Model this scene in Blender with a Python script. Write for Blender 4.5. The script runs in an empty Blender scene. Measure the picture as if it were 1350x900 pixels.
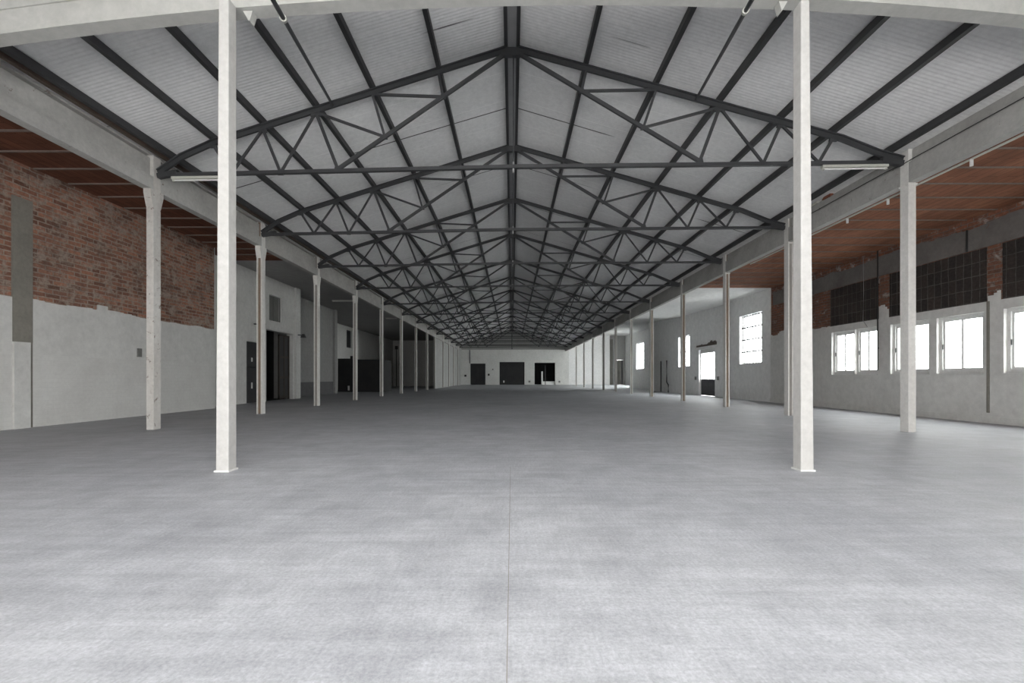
import bpy, math, random
from mathutils import Vector, Matrix
random.seed(7)
S = bpy.context.scene
C = S.collection
F = 600.0            # focal length in pixels of the 1350 px wide frame (16 mm lens)
H = 1.1              # eye height
AL, AR = 7.592, 8.009

# ------------------------------------------------------------------ materials
def newmat(name):
    m = bpy.data.materials.new(name); m.use_nodes = True
    nt = m.node_tree
    return m, nt, nt.nodes['Principled BSDF']
def N(nt, t, **kw):
    n = nt.nodes.new(t)
    for k, v in kw.items():
        if k in n.inputs: n.inputs[k].default_value = v
        else: setattr(n, k, v)
    return n
def rgb(c): return (c[0], c[1], c[2], 1.0)
def coords(nt, scale=(1, 1, 1), swz=None):
    tc = N(nt, 'ShaderNodeNewGeometry')
    out = tc.outputs['Position']
    if swz:
        sp = N(nt, 'ShaderNodeSeparateXYZ'); nt.links.new(out, sp.inputs[0])
        cb = N(nt, 'ShaderNodeCombineXYZ')
        for i, a in enumerate(swz):
            if a is not None: nt.links.new(sp.outputs[a], cb.inputs[i])
        out = cb.outputs[0]
    mp = N(nt, 'ShaderNodeMapping'); mp.inputs['Scale'].default_value = scale
    nt.links.new(out, mp.inputs[0])
    return mp.outputs[0]
def noise(nt, vec, scale, detail=6, rough=.6, dist=0):
    n = N(nt, 'ShaderNodeTexNoise')
    n.inputs['Scale'].default_value = scale; n.inputs['Detail'].default_value = detail
    n.inputs['Roughness'].default_value = rough; n.inputs['Distortion'].default_value = dist
    nt.links.new(vec, n.inputs['Vector']); return n.outputs['Fac']
def ramp(nt, fac, stops):
    r = N(nt, 'ShaderNodeValToRGB'); e = r.color_ramp.elements
    while len(e) < len(stops): e.new(.5)
    for k, (p, c) in enumerate(stops):
        e[k].position = p; e[k].color = rgb(c) if isinstance(c, tuple) else (c, c, c, 1)
    nt.links.new(fac, r.inputs[0]); return r.outputs[0]
def mix(nt, a, b, fac, mode='MIX'):
    m = N(nt, 'ShaderNodeMix'); m.data_type = 'RGBA'; m.blend_type = mode
    for sock, v in ((m.inputs[6], a), (m.inputs[7], b)):
        if isinstance(v, tuple): sock.default_value = rgb(v)
        else: nt.links.new(v, sock)
    if isinstance(fac, (int, float)): m.inputs[0].default_value = fac
    else: nt.links.new(fac, m.inputs[0])
    return m.outputs[2]
def bump(nt, bsdf, h, strength=.3, dist=.02):
    b = N(nt, 'ShaderNodeBump'); b.inputs['Strength'].default_value = strength; b.inputs['Distance'].default_value = dist
    nt.links.new(h, b.inputs['Height']); nt.links.new(b.outputs[0], bsdf.inputs['Normal'])

def worn(name, base, dirt, amount=.45, scale=1.2, rough=.75, chips=None, chip_at=.66, streak=False, bmp=.15):
    """painted / plastered surface with soft stains and optional chips of another colour"""
    m, nt, b = newmat(name)
    v = coords(nt, (1, 1, .35) if streak else (1, 1, 1))
    n1 = noise(nt, v, scale, 8, .65)
    v2 = coords(nt)
    n2 = noise(nt, v2, scale * 9, 8, .7)
    f = ramp(nt, n1, [(.38, 0.0), (.72, 1.0)])
    mm = N(nt, 'ShaderNodeMath', operation='MULTIPLY'); nt.links.new(f, mm.inputs[0]); mm.inputs[1].default_value = amount
    col = mix(nt, base, dirt, mm.outputs[0])
    g = ramp(nt, n2, [(.3, .86), (.7, 1.06)])
    col = mix(nt, col, g, 1.0, 'MULTIPLY')
    if chips:
        n3 = noise(nt, v2, scale * 5, 10, .72, .4)
        cf = ramp(nt, n3, [(chip_at, 0.0), (chip_at + .03, 1.0)])
        col = mix(nt, col, chips, cf)
    nt.links.new(col, b.inputs['Base Color']); b.inputs['Roughness'].default_value = rough
    b.inputs['Specular IOR Level'].default_value = .25
    bump(nt, b, n2, bmp, .01)
    return m

def brickmat(name, c1, c2, mortar, bw, bh, swz, msize=.012, stain=(.1, .08, .07), paint=None, stain_amt=.5, bmp=.6, offset=.5, pat=.60):
    m, nt, b = newmat(name)
    v = coords(nt, (1, 1, 1), swz)
    wob = noise(nt, v, 2.2, 4, .6)
    t = N(nt, 'ShaderNodeTexBrick'); t.offset = offset
    t.inputs['Scale'].default_value = 1; t.inputs['Brick Width'].default_value = bw; t.inputs['Row Height'].default_value = bh
    t.inputs['Mortar Size'].default_value = msize; t.inputs['Mortar Smooth'].default_value = .3
    t.inputs['Color1'].default_value = rgb(c1); t.inputs['Color2'].default_value = rgb(c2); t.inputs['Mortar'].default_value = rgb(mortar)
    # slightly uneven courses
    vm = N(nt, 'ShaderNodeVectorMath', operation='MULTIPLY_ADD')
    cb = N(nt, 'ShaderNodeCombineXYZ'); nt.links.new(wob, cb.inputs[0]); nt.links.new(wob, cb.inputs[1])
    nt.links.new(cb.outputs[0], vm.inputs[0]); vm.inputs[1].default_value = (.06, .05, 0); nt.links.new(v, vm.inputs[2])
    nt.links.new(vm.outputs[0], t.inputs['Vector'])
    n1 = noise(nt, v, 1.1, 9, .7)
    n2 = noise(nt, v, 14, 8, .7)
    f = ramp(nt, n1, [(.42, 0.0), (.66, stain_amt)])
    col = mix(nt, t.outputs['Color'], stain, f)
    if paint:
        n3 = noise(nt, v, 3.2, 9, .72, .3)
        pf = ramp(nt, n3, [(pat - .05, 0.0), (pat + .06, .85)])
        col = mix(nt, col, paint, pf)
    g = ramp(nt, n2, [(.3, .7), (.7, 1.25)] if bmp > .3 else [(.3, .95), (.7, 1.05)])
    col = mix(nt, col, g, 1.0, 'MULTIPLY')
    nt.links.new(col, b.inputs['Base Color']); b.inputs['Roughness'].default_value = .9
    b.inputs['Specular IOR Level'].default_value = .15
    inv = N(nt, 'ShaderNodeMath', operation='SUBTRACT'); inv.inputs[0].default_value = 1; nt.links.new(t.outputs['Fac'], inv.inputs[1])
    bump(nt, b, inv.outputs[0], bmp, .012)
    return m

def steel(name, c, rough=.5, rust=None, amt=.35):
    m, nt, b = newmat(name)
    v = coords(nt); n1 = noise(nt, v, 3, 8, .7)
    col = mix(nt, c, rust or tuple(k * .6 for k in c), ramp(nt, n1, [(.42, 0.0), (.7, amt)]))
    nt.links.new(col, b.inputs['Base Color']); b.inputs['Roughness'].default_value = rough
    b.inputs['Metallic'].default_value = .0; b.inputs['Specular IOR Level'].default_value = .4
    return m

M = {}
M['white_paint'] = worn('white_paint', (.80, .79, .76), (.52, .49, .45), .35, 1.4, .6, chips=(.36, .31, .26), chip_at=.67, streak=True)
M['old_white'] = worn('old_white', (.66, .65, .62), (.42, .38, .35), .6, 1.5, .75, chips=(.27, .23, .21), chip_at=.60, streak=True)
M['bright_paint'] = worn('bright_paint', (.53, .522, .505), (.40, .385, .355), .28, 1.3, .55, chips=(.30, .26, .215), chip_at=.70, streak=True)
M['beam_paint'] = worn('beam_paint', (.47, .47, .445), (.36, .35, .325), .5, .9, .75, chips=(.30, .28, .25), chip_at=.74)
M['girder'] = worn('girder', (.47, .465, .445), (.28, .265, .25), .6, 1.3, .85, chips=(.22, .19, .17), chip_at=.635, bmp=.4)
M['plaster'] = worn('plaster', (.70, .70, .68), (.54, .53, .51), .45, .7, .85, chips=(.30, .28, .25), chip_at=.74)
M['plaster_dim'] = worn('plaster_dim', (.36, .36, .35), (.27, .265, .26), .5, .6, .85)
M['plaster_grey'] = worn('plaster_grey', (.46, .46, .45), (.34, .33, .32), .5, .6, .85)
M['plaster_cool'] = worn('plaster_cool', (.84, .84, .835), (.72, .72, .71), .4, .5, .85, chips=(.38, .36, .34), chip_at=.75)
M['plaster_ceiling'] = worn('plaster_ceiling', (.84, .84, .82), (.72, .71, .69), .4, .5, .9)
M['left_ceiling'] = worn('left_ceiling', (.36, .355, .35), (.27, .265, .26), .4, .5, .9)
M['cement'] = worn('cement', (.27, .255, .225), (.19, .18, .16), .5, 1.6, .9, bmp=.4)
M['lintel'] = worn('lintel', (.20, .19, .18), (.11, .10, .095), .7, 1.3, .9, chips=(.17, .10, .07), chip_at=.63, bmp=.4)
M['dado'] = worn('dado', (.16, .16, .165), (.09, .09, .09), .5, 1, .8, chips=(.4, .4, .39), chip_at=.72)
M['brick_left'] = brickmat('brick_left', (.44, .21, .14), (.17, .085, .06), (.36, .285, .235), .34, .105, (1, 2, None), .016, paint=(.37, .30, .25), stain=(.13, .10, .085), stain_amt=.6, pat=.54)
M['brick_right'] = brickmat('brick_right', (.27, .115, .07), (.17, .085, .06), (.20, .165, .14), .32, .10, (1, 2, None), paint=(.40, .38, .35))
M['block_infill'] = brickmat('block_infill', (.062, .050, .045), (.042, .038, .036), (.115, .108, .10), .20, .33, (1, 2, None), .011, stain=(.03, .028, .027), offset=0)
M['painted_brick'] = brickmat('painted_brick', (.70, .70, .68), (.69, .69, .67), (.655, .655, .635), .26, .1, (1, 2, None), .005, stain=(.55, .54, .52), stain_amt=.5, bmp=.15)
M['dark_steel'] = steel('dark_steel', (.050, .051, .054), .45)
M['purlin_steel'] = steel('purlin_steel', (.040, .040, .042), .5)
M['ridge_steel'] = steel('ridge_steel', (.22, .22, .225), .5)
M['grey_steel'] = steel('grey_steel', (.30, .30, .30), .45)
M['brown_steel'] = steel('brown_steel', (.27, .205, .155), .6, (.16, .105, .075), .6)
M['rust_steel'] = steel('rust_steel', (.085, .06, .045), .6, (.04, .035, .032), .7)
M['grey_web'] = steel('grey_web', (.34, .32, .30), .6, (.2, .17, .15), .5)
M['black_door'] = worn('black_door', (.028, .028, .030), (.05, .048, .046), .5, 1.4, .6)  # doors and boards; on room walls it stands for darkness
M['brown_door'] = worn('brown_door', (.055, .045, .038), (.03, .026, .024), .5, 2, .7)
M['grey_door'] = worn('grey_door', (.085, .085, .09), (.05, .05, .052), .5, 2, .6)
M['olive_door'] = worn('olive_door', (.17, .165, .15), (.1, .1, .09), .5, 2, .7)
M['window_white'] = worn('window_white', (.74, .74, .73), (.58, .57, .55), .3, 2.5, .5)
M['louvre'] = worn('louvre', (.22, .22, .21), (.14, .14, .13), .5, 2, .7)
M['fixture_white'] = worn('fixture_white', (.55, .55, .50), (.40, .39, .34), .5, 2.5, .5)
M['tube_glass'] = worn('tube_glass', (.78, .78, .76), (.68, .68, .66), .3, 3, .3)
M['black_plastic'] = worn('black_plastic', (.03, .03, .03), (.05, .05, .05), .3, 4, .5)
M['rubble'] = worn('rubble', (.17, .14, .12), (.08, .07, .065), .7, 5, .9, chips=(.3, .28, .26), chip_at=.62, bmp=.8)
M['terracotta'] = worn('terracotta', (.30, .12, .08), (.2, .09, .06), .5, 4, .9)
M['joist'] = worn('joist', (.24, .19, .165), (.16, .12, .105), .5, 2, .9)

# concrete floor
m, nt, b = newmat('concrete_floor')
v = coords(nt)
big = noise(nt, v, .45, 8, .62); mid = noise(nt, v, 2.4, 9, .68, .3); fine = noise(nt, v, 55, 6, .75)
streak = noise(nt, coords(nt, (.35, 5, 1)), 2.0, 8, .7)
streak2 = noise(nt, coords(nt, (6, .8, 1)), 6.0, 8, .75)
c1 = ramp(nt, big, [(.3, (.36, .37, .395)), (.7, (.475, .485, .508))])
c2 = ramp(nt, mid, [(.3, .78), (.72, 1.14)])
c3 = ramp(nt, fine, [(.3, .76), (.7, 1.22)])
c4 = ramp(nt, streak, [(.3, .86), (.7, 1.10)])
c5 = ramp(nt, streak2, [(.3, .9), (.7, 1.1)])
col = mix(nt, c1, c2, 1.0, 'MULTIPLY'); col = mix(nt, col, c3, 1.0, 'MULTIPLY'); col = mix(nt, col, c4, 1.0, 'MULTIPLY'); col = mix(nt, col, c5, 1.0, 'MULTIPLY')
nt.links.new(col, b.inputs['Base Color'])
nt.links.new(ramp(nt, mid, [(.3, .50), (.7, .66)]), b.inputs['Roughness']); b.inputs['Specular IOR Level'].default_value = .35
bump(nt, b, fine, .12, .004)
M['floor'] = m

# fibre cement roof
m, nt, b = newmat('fibre_cement')
v = coords(nt)
n1 = noise(nt, v, .5, 8, .6); n2 = noise(nt, v, 9, 7, .7)
c = mix(nt, ramp(nt, n1, [(.3, (.74, .74, .74)), (.7, (.81, .81, .81))]), ramp(nt, n2, [(.3, .9), (.7, 1.08)]), 1.0, 'MULTIPLY')
sp = N(nt, 'ShaderNodeSeparateXYZ'); nt.links.new(v, sp.inputs[0])
def seam(period, off, width):
    a = N(nt, 'ShaderNodeMath', operation='ADD'); nt.links.new(sp.outputs[1], a.inputs[0]); a.inputs[1].default_value = off
    d = N(nt, 'ShaderNodeMath', operation='PINGPONG'); nt.links.new(a.outputs[0], d.inputs[0]); d.inputs[1].default_value = period / 2
    l = N(nt, 'ShaderNodeMath', operation='LESS_THAN'); nt.links.new(d.outputs[0], l.inputs[0]); l.inputs[1].default_value = width
    return l.outputs[0]
s1 = seam(1.06, 0.2, .010)
c = mix(nt, c, (.88, .88, .875), s1)
s2 = seam(3.18, .9, .016)
pn = ramp(nt, noise(nt, v, .22, 2, .5), [(.5, 0.0), (.54, 1.0)])
mm = N(nt, 'ShaderNodeMath', operation='MULTIPLY'); nt.links.new(s2, mm.inputs[0]); nt.links.new(pn, mm.inputs[1])
c = mix(nt, c, (.10, .10, .10), mm.outputs[0])
nt.links.new(c, b.inputs['Base Color']); b.inputs['Roughness'].default_value = .8; b.inputs['Specular IOR Level'].default_value = .2
M['roof'] = m

# clay board ceiling of the aisles (boards run along the hall)
def boards(name, ca, cb_, cc):
    m, nt, b = newmat(name)
    v = coords(nt)
    st = noise(nt, coords(nt, (7, .45, 1)), 1.6, 9, .72)
    br = N(nt, 'ShaderNodeTexBrick'); nt.links.new(coords(nt, (1, 1, 1), (1, 0, None)), br.inputs['Vector'])
    br.inputs['Scale'].default_value = 1; br.inputs['Brick Width'].default_value = .75; br.inputs['Row Height'].default_value = .2
    br.inputs['Mortar Size'].default_value = .006; br.inputs['Color1'].default_value = rgb(ca); br.inputs['Color2'].default_value = rgb(cb_)
    br.inputs['Mortar'].default_value = rgb(tuple(k * .35 for k in cb_))
    col = mix(nt, br.outputs['Color'], cc, ramp(nt, st, [(.42, 0.0), (.68, .75)]))
    col = mix(nt, col, ramp(nt, noise(nt, v, 1.2, 6, .6), [(.3, .75), (.7, 1.15)]), 1.0, 'MULTIPLY')
    nt.links.new(col, b.inputs['Base Color']); b.inputs['Roughness'].default_value = .85; b.inputs['Specular IOR Level'].default_value = .15
    return m
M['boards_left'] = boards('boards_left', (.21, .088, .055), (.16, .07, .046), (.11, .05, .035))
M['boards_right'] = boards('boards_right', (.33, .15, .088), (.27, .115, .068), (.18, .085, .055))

# glass pane: mostly clear, a little reflective
m, nt, b = newmat('pane_glass')
nt.nodes.remove(b); out = nt.nodes['Material Output']
tr = N(nt, 'ShaderNodeBsdfTransparent'); tr.inputs[0].default_value = (.93, .95, .95, 1)
gl = N(nt, 'ShaderNodeBsdfGlossy'); gl.inputs['Roughness'].default_value = .08
ms = N(nt, 'ShaderNodeMixShader'); ms.inputs[0].default_value = .06
nt.links.new(tr.outputs[0], ms.inputs[1]); nt.links.new(gl.outputs[0], ms.inputs[2]); nt.links.new(ms.outputs[0], out.inputs[0])
M['glass'] = m

# ------------------------------------------------------------------ mesh helpers
class MB:
    def __init__(s): s.v = []; s.f = []
    def box(s, x0, x1, y0, y1, z0, z1):
        if x0 > x1: x0, x1 = x1, x0
        if y0 > y1: y0, y1 = y1, y0
        if z0 > z1: z0, z1 = z1, z0
        i = len(s.v)
        s.v += [(x0, y0, z0), (x1, y0, z0), (x1, y1, z0), (x0, y1, z0), (x0, y0, z1), (x1, y0, z1), (x1, y1, z1), (x0, y1, z1)]
        s.f += [tuple(i + k for k in q) for q in ((0, 3, 2, 1), (4, 5, 6, 7), (0, 1, 5, 4), (1, 2, 6, 5), (2, 3, 7, 6), (3, 0, 4, 7))]
        return s
    def frustum(s, a, b):      # a, b = (x0,x1,y0,y1,z)
        i = len(s.v)
        for (x0, x1, y0, y1, z) in (a, b): s.v += [(x0, y0, z), (x1, y0, z), (x1, y1, z), (x0, y1, z)]
        s.f += [tuple(i + k for k in q) for q in ((0, 3, 2, 1), (4, 5, 6, 7), (0, 1, 5, 4), (1, 2, 6, 5), (2, 3, 7, 6), (3, 0, 4, 7))]
        return s
    def bar(s, p, q, w, h, up=(0, 0, 1)):     # rectangular bar p->q, width w (sideways), height h (along up)
        p = Vector(p); q = Vector(q); d = (q - p).normalized(); u = Vector(up)
        a = d.cross(u)
        if a.length < 1e-4: a = d.cross(Vector((0, 1, 0)))
        a.normalize(); u = a.cross(d).normalized()
        i = len(s.v)
        for c in (p, q):
            for (k, l) in ((-1, -1), (1, -1), (1, 1), (-1, 1)): s.v.append(tuple(c + a * (k * w / 2) + u * (l * h / 2)))
        s.f += [tuple(i + k for k in g) for g in ((0, 3, 2, 1), (4, 5, 6, 7), (0, 1, 5, 4), (1, 2, 6, 5), (2, 3, 7, 6), (3, 0, 4, 7))]
        return s
    def tube(s, pts, r, n=10):
        pts = [Vector(p) for p in pts]; i0 = len(s.v)
        for k, p in enumerate(pts):
            d = (pts[min(k + 1, len(pts) - 1)] - pts[max(k - 1, 0)]).normalized()
            a = d.cross(Vector((0, 0, 1)))
            if a.length < 1e-3: a = d.cross(Vector((0, 1, 0)))
            a.normalize(); u = a.cross(d)
            for j in range(n):
                t = 2 * math.pi * j / n; s.v.append(tuple(p + (a * math.cos(t) + u * math.sin(t)) * r))
        for k in range(len(pts) - 1):
            for j in range(n):
                A = i0 + k * n + j; B = i0 + k * n + (j + 1) % n
                s.f.append((A, B, B + n, A + n))
        s.f.append(tuple(i0 + j for j in reversed(range(n)))); e = i0 + (len(pts) - 1) * n
        s.f.append(tuple(e + j for j in range(n)))
        return s
    def prism(s, prof, axis, a, b):          # closed 2D profile swept along an axis
        i = len(s.v); n = len(prof)
        for t in (a, b):
            for (p, q) in prof:
                s.v.append({'y': (p, t, q), 'x': (t, p, q), 'z': (p, q, t)}[axis])
        for k in range(n): s.f.append((i + k, i + (k + 1) % n, i + n + (k + 1) % n, i + n + k))
        s.f.append(tuple(i + k for k in reversed(range(n)))); s.f.append(tuple(i + n + k for k in range(n)))
        return s
    def build(s, name, mat, parent=None, smooth=False, bevel=0, **props):
        me = bpy.data.meshes.new(name); me.from_pydata(s.v, [], s.f); me.update()
        import bmesh
        bm = bmesh.new(); bm.from_mesh(me); bmesh.ops.recalc_face_normals(bm, faces=bm.faces); bm.to_mesh(me); bm.free()
        if smooth:
            for p in me.polygons: p.use_smooth = True
        me.materials.append(M[mat] if isinstance(mat, str) else mat)
        o = bpy.data.objects.new(name, me); C.objects.link(o)
        if parent: o.parent = parent; o.matrix_parent_inverse = Matrix.Translation(parent.location).inverted()
        if bevel:
            bv = o.modifiers.new('bevel', 'BEVEL'); bv.width = bevel; bv.segments = 2
        for k, val in props.items(): o[k] = val
        return o
def thing(name, label, cat, loc=(0, 0, 0), group=None):
    o = bpy.data.objects.new(name, None); C.objects.link(o); o.location = loc; o.empty_display_size = .2
    o['label'] = label; o['category'] = cat
    if group: o['group'] = group
    return o
def tag(o, label, cat, group=None):
    o['label'] = label; o['category'] = cat
    if group: o['group'] = group
    return o
def struct(o, label=None):
    o['kind'] = 'structure'
    if label: o['label'] = label
    return o
def sempty(name, loc, label=None):
    o = bpy.data.objects.new(name, None); C.objects.link(o); o.location = loc; o['kind'] = 'structure'
    if label: o['label'] = label
    return o
ORD = ['first', 'second', 'third', 'fourth', 'fifth', 'sixth', 'seventh', 'eighth', 'ninth', 'tenth', 'eleventh', 'twelfth', 'thirteenth', 'fourteenth', 'fifteenth',
       'sixteenth', 'seventeenth', 'eighteenth', 'nineteenth', 'twentieth', 'twenty-first', 'twenty-second', 'twenty-third', 'twenty-fourth', 'twenty-fifth', 'twenty-sixth', 'twenty-seventh', 'twenty-eighth', 'twenty-ninth', 'thirtieth']

def cells(mb, u0, u1, z0, z1, holes, put):
    """fill the rectangle minus holes with boxes"""
    us = sorted({u0, u1} | {max(u0, min(u1, h[k])) for h in holes for k in (0, 1)})
    zs = sorted({z0, z1} | {max(z0, min(z1, h[k])) for h in holes for k in (2, 3)})
    for a, b in zip(us, us[1:]):
        run = None
        for c, d in zip(zs, zs[1:]):
            cu, cz = (a + b) / 2, (c + d) / 2
            solid = not any(h[0] < cu < h[1] and h[2] < cz < h[3] for h in holes)
            if solid: run = (run[0], d) if run else (c, d)
            if not solid and run: put(a, b, *run); run = None
        if run: put(a, b, *run)
def wall_y(name, x0, x1, y0, y1, z0, z1, holes, mat, parent=None):      # wall running along the hall
    mb = MB(); cells(mb, y0, y1, z0, z1, holes, lambda a, b, c, d: mb.box(x0, x1, a, b, c, d))
    return mb.build(name, mat, parent)
def wall_x(name, x0, x1, y0, y1, z0, z1, holes, mat, parent=None):      # wall across the hall
    mb = MB(); cells(mb, x0, x1, z0, z1, holes, lambda a, b, c, d: mb.box(a, b, y0, y1, c, d))
    return mb.build(name, mat, parent)
def ragged_y(name, x0, x1, y0, y1, z0, ztop, mat, parent, amp=.05, step=.12, holes=(), down=False):
    """thin plaster layer with a torn upper edge (a strip of quads swept along y)"""
    mb = MB(); n = int((y1 - y0) / step); zz = ztop
    for k in range(n):
        a = y0 + (y1 - y0) * k / n; b_ = y0 + (y1 - y0) * (k + 1) / n
        zz += random.uniform(-amp, amp) * .6; zz = max(ztop - amp, min(ztop + amp, zz))
        mb.box(x0, x1, a, b_, z0, zz)
    return mb.build(name, mat, parent)

YB, YE = -4.0, 68.0
# ------------------------------------------------------------------ floor
fl = struct(MB().box(-15.3, 17.4, YB - .2, YE + 6, -.2, 0).build('floor', 'floor'))
struct(MB().box(17.9, 70, YB - 10, 90, -.6, -.4).box(11.86, 17.9, YB - 10, 36.8, -.6, -.4).box(12.75, 17.9, 36.8, 47.8, -.6, -.4).build('ground', 'plaster_cool'), 'pale yard outside the right windows')  # unseen yard, added to cut and bounce light at the right windows
MB().box(-.0208, -.0172, YB, 5.6, -.001, .0008).build('joint', 'cement', fl, label='thin dark joint along the middle of the floor')

# ------------------------------------------------------------------ roof slopes (corrugated sheets)
ZR = 7.03 + H; SL = .296
HOLE = (1.7, -2.2, 0.2)       # unseen roof opening over the near end, added to bring in daylight
def slope(x_out, sgn, name, lab):
    mb = MB(); per = .076
    ys = []; y = YB
    while y < YE: ys.append(y); y += per / 4
    ys.append(YE)
    xs = [0.0, HOLE[0], x_out]
    for y in ys:
        dz = .003 * math.sin(2 * math.pi * y / per)
        for x in xs: mb.v.append((sgn * x, y, ZR - SL * x + dz))
        for x in xs: mb.v.append((sgn * x, y, ZR - SL * x + dz + .008))
    for k in range(len(ys) - 1):
        i = k * 6
        for c in (0, 1):
            if c == 0 and HOLE[1] < ys[k] < HOLE[2]: continue
            mb.f += [(i + c, i + c + 1, i + c + 7, i + c + 6), (i + c + 3, i + c + 9, i + c + 10, i + c + 4)]
    return struct(mb.build(name, 'roof', smooth=True), lab)
slope(8.0, -1, 'ceiling', 'grey corrugated roof sheeting of the left slope')
slope(8.119, 1, 'ceiling', 'grey corrugated roof sheeting of the right slope')

# purlins
PL = [1.53, 2.92, 4.12, 5.25, 6.32, 7.33]; PR = [1.53, 2.96, 4.25, 5.48, 6.52, 7.74]
def purlin_bm(x, sgn, hgt=.13, wid=.085):
    t = .022; zt = ZR - SL * x - .022; zb = zt - hgt
    xi, xo = sgn * (x - wid / 2), sgn * (x + wid / 2)
    xm = sgn * (x - wid / 2 + t)
    prof = [(xi, zb), (xo, zb), (xo, zb + t), (xm, zb + t), (xm, zt - t + SL * 0), (xo, zt - t - SL * wid / 2), (xo, zt - SL * wid / 2), (xi, zt)]
    return MB().prism(prof, 'y', 1.6, YE - .3)
for side, lst, sgn in (('left', PL, -1), ('right', PR, 1)):
    for k, x in enumerate(lst):
        if k == 5:
            o = thing('eave_purlin', 'dark steel eave purlin, lowest on the %s roof slope just above the girders' % side, 'purlin', (sgn * x, 0, 0))
            purlin_bm(x, sgn).build('channel', 'purlin_steel', o)
            if side == 'left':
                purlin_bm(x + .135, sgn, .12, .07).build('channel', 'rust_steel', o, label='rusty brown outer channel')
        else:
            tag(purlin_bm(x, sgn).build('purlin', 'purlin_steel'), 'dark steel purlin on the %s roof slope, %s one down from the ridge' % (side, ORD[k]), 'purlin', 'purlins of the %s roof slope' % side)
rd = thing('ridge_purlin', 'wide twin dark steel purlin along the roof ridge', 'purlin', (0, 0, 0))
for sgn in (-1, 1): purlin_bm(.125, sgn, .15, .07).build('channel', 'purlin_steel', rd)
MB().box(-.088, .088, 1.6, YE - .3, ZR - .215, ZR - .19).build('ridge_strip', 'ridge_steel', rd, label='mid grey strip between the two channels')

# ------------------------------------------------------------------ roof trusses
TD = [9.44, 13.44, 17.41, 21.72, 26.44, 30.88, 35.52, 40.23, 44.98, 50.48, 55.84, 60.6, 65.0]
SK = .227 / 7.8
ZA = 6.823 + H
def tpt(d, x, z): return (x, d - SK * x, z)
CH = 6.823 + H
def chord_z(x): return CH - SL * abs(x)
ZT = {-1: 4.284 + H, 1: 4.345 + H}
NODES = [1.53, 2.94, 4.15, 5.33, 6.40]
def truss(d, k):
    t = thing('roof_truss', 'dark steel roof truss, %s one from the camera' % ORD[k] if k else 'dark steel roof truss nearest the camera with two brace tubes', 'truss', (0, d, CH - 2), 'roof trusses of the nave')
    def P(x, z): return tpt(d, x, z)
    for sgn in (-1, 1):
        hx = 7.50 if sgn < 0 else 7.90
        zt = ZT[sgn]; lst = (PL if sgn < 0 else PR)
        # top chord: T section, last piece bending down to the heel
        mb = MB(); pts = [(0, CH), (hx - 1.2, chord_z(hx - 1.2)), (hx - .5, chord_z(hx - .5) - .09), (hx, zt + .05)]
        for (xa, za), (xb, zb) in zip(pts, pts[1:]):
            p, q = P(sgn * xa, za), P(sgn * xb, zb)
            mb.bar(p, q, .05, .105)
            up = Vector((0, 0, .045))
            mb.bar(Vector(p) + up, Vector(q) + up, .14, .02)
        mb.build('top_chord', 'dark_steel', t)
        c = [(sgn * lst[i], chord_z(lst[i]) - .04) for i in range(5)]
        sx = hx / 7.7
        B = [(sgn * xx * sx, zt + (.08 if xx < 4 else .02)) for xx in (3.75, 5.0, 6.08)]
        ap = (sgn * .12, CH - .10)
        D = []
        for i in (0, 1):
            xx = abs(c[i][0]) - (.09 if i == 0 else .26)
            f = (xx - .12) / (abs(B[0][0]) - .12); D.append((sgn * xx, ap[1] + (B[0][1] - ap[1]) * f))
        MB().bar(P(*ap), P(*B[0]), .05, .075).build('main_diagonal', 'dark_steel', t)
        for (p, q, w) in ((c[0], D[0], .055), (c[1], D[0], .055), (c[1], D[1], .055), (c[2], D[1], .055), (c[2], B[0], .07), (c[2], B[1], .05), (c[3], B[1], .06), (c[3], B[2], .05), (c[4], B[2], .06)):
            MB().bar(P(*p), P(*q), .04, w * .9).build('strut', 'dark_steel', t)
        for (x, z), s in [(c[2], .11), (c[3], .09), (c[4], .08), (D[0], .06), (D[1], .06), (B[0], .08), (B[1], .06), (B[2], .05)]:
            p = P(x, z); MB().frustum((p[0] - s, p[0] + s, p[1] - .016, p[1] + .016, p[2] - s * .8), (p[0] - s * .7, p[0] + s * .7, p[1] - .016, p[1] + .016, p[2] + s * .8)).build('gusset_plate', 'dark_steel', t)
        e = P(sgn * (hx - .17), zt); MB().bar(P(sgn * (hx - .42), zt + .05), P(sgn * (hx), zt - .02), .10, .10).build('heel_plate', 'dark_steel', t)
    # bottom tie, lifted a touch at the middle by the hanger
    mb = MB()
    mid = (ZT[-1] + ZT[1]) / 2 + .05
    for xa, za, xb, zb in ((-7.5, ZT[-1], 0, mid), (0, mid, 7.9, ZT[1])): mb.bar(P(xa, za), P(xb, zb), .08, .07)
    mb.build('bottom_tie', 'dark_steel', t)
    MB().tube([P(.03, CH - .08), P(.03, mid + .03)], .013, 8).build('hanger_rod', 'dark_steel', t)
    MB().tube([P(.03, mid + .10), P(.03, mid - .12)], .022, 8).build('hanger_joint', 'grey_steel', t, label='pale turnbuckle at the middle of the tie')
    a = P(0, CH - .04); MB().frustum((-.17, .17, a[1] - .05, a[1] + .05, a[2] - .13), (-.12, .12, a[1] - .05, a[1] + .05, a[2] + .09)).build('apex_plate', 'dark_steel', t)
    return t
for k, d in enumerate(TD): truss(d, k)

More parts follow.
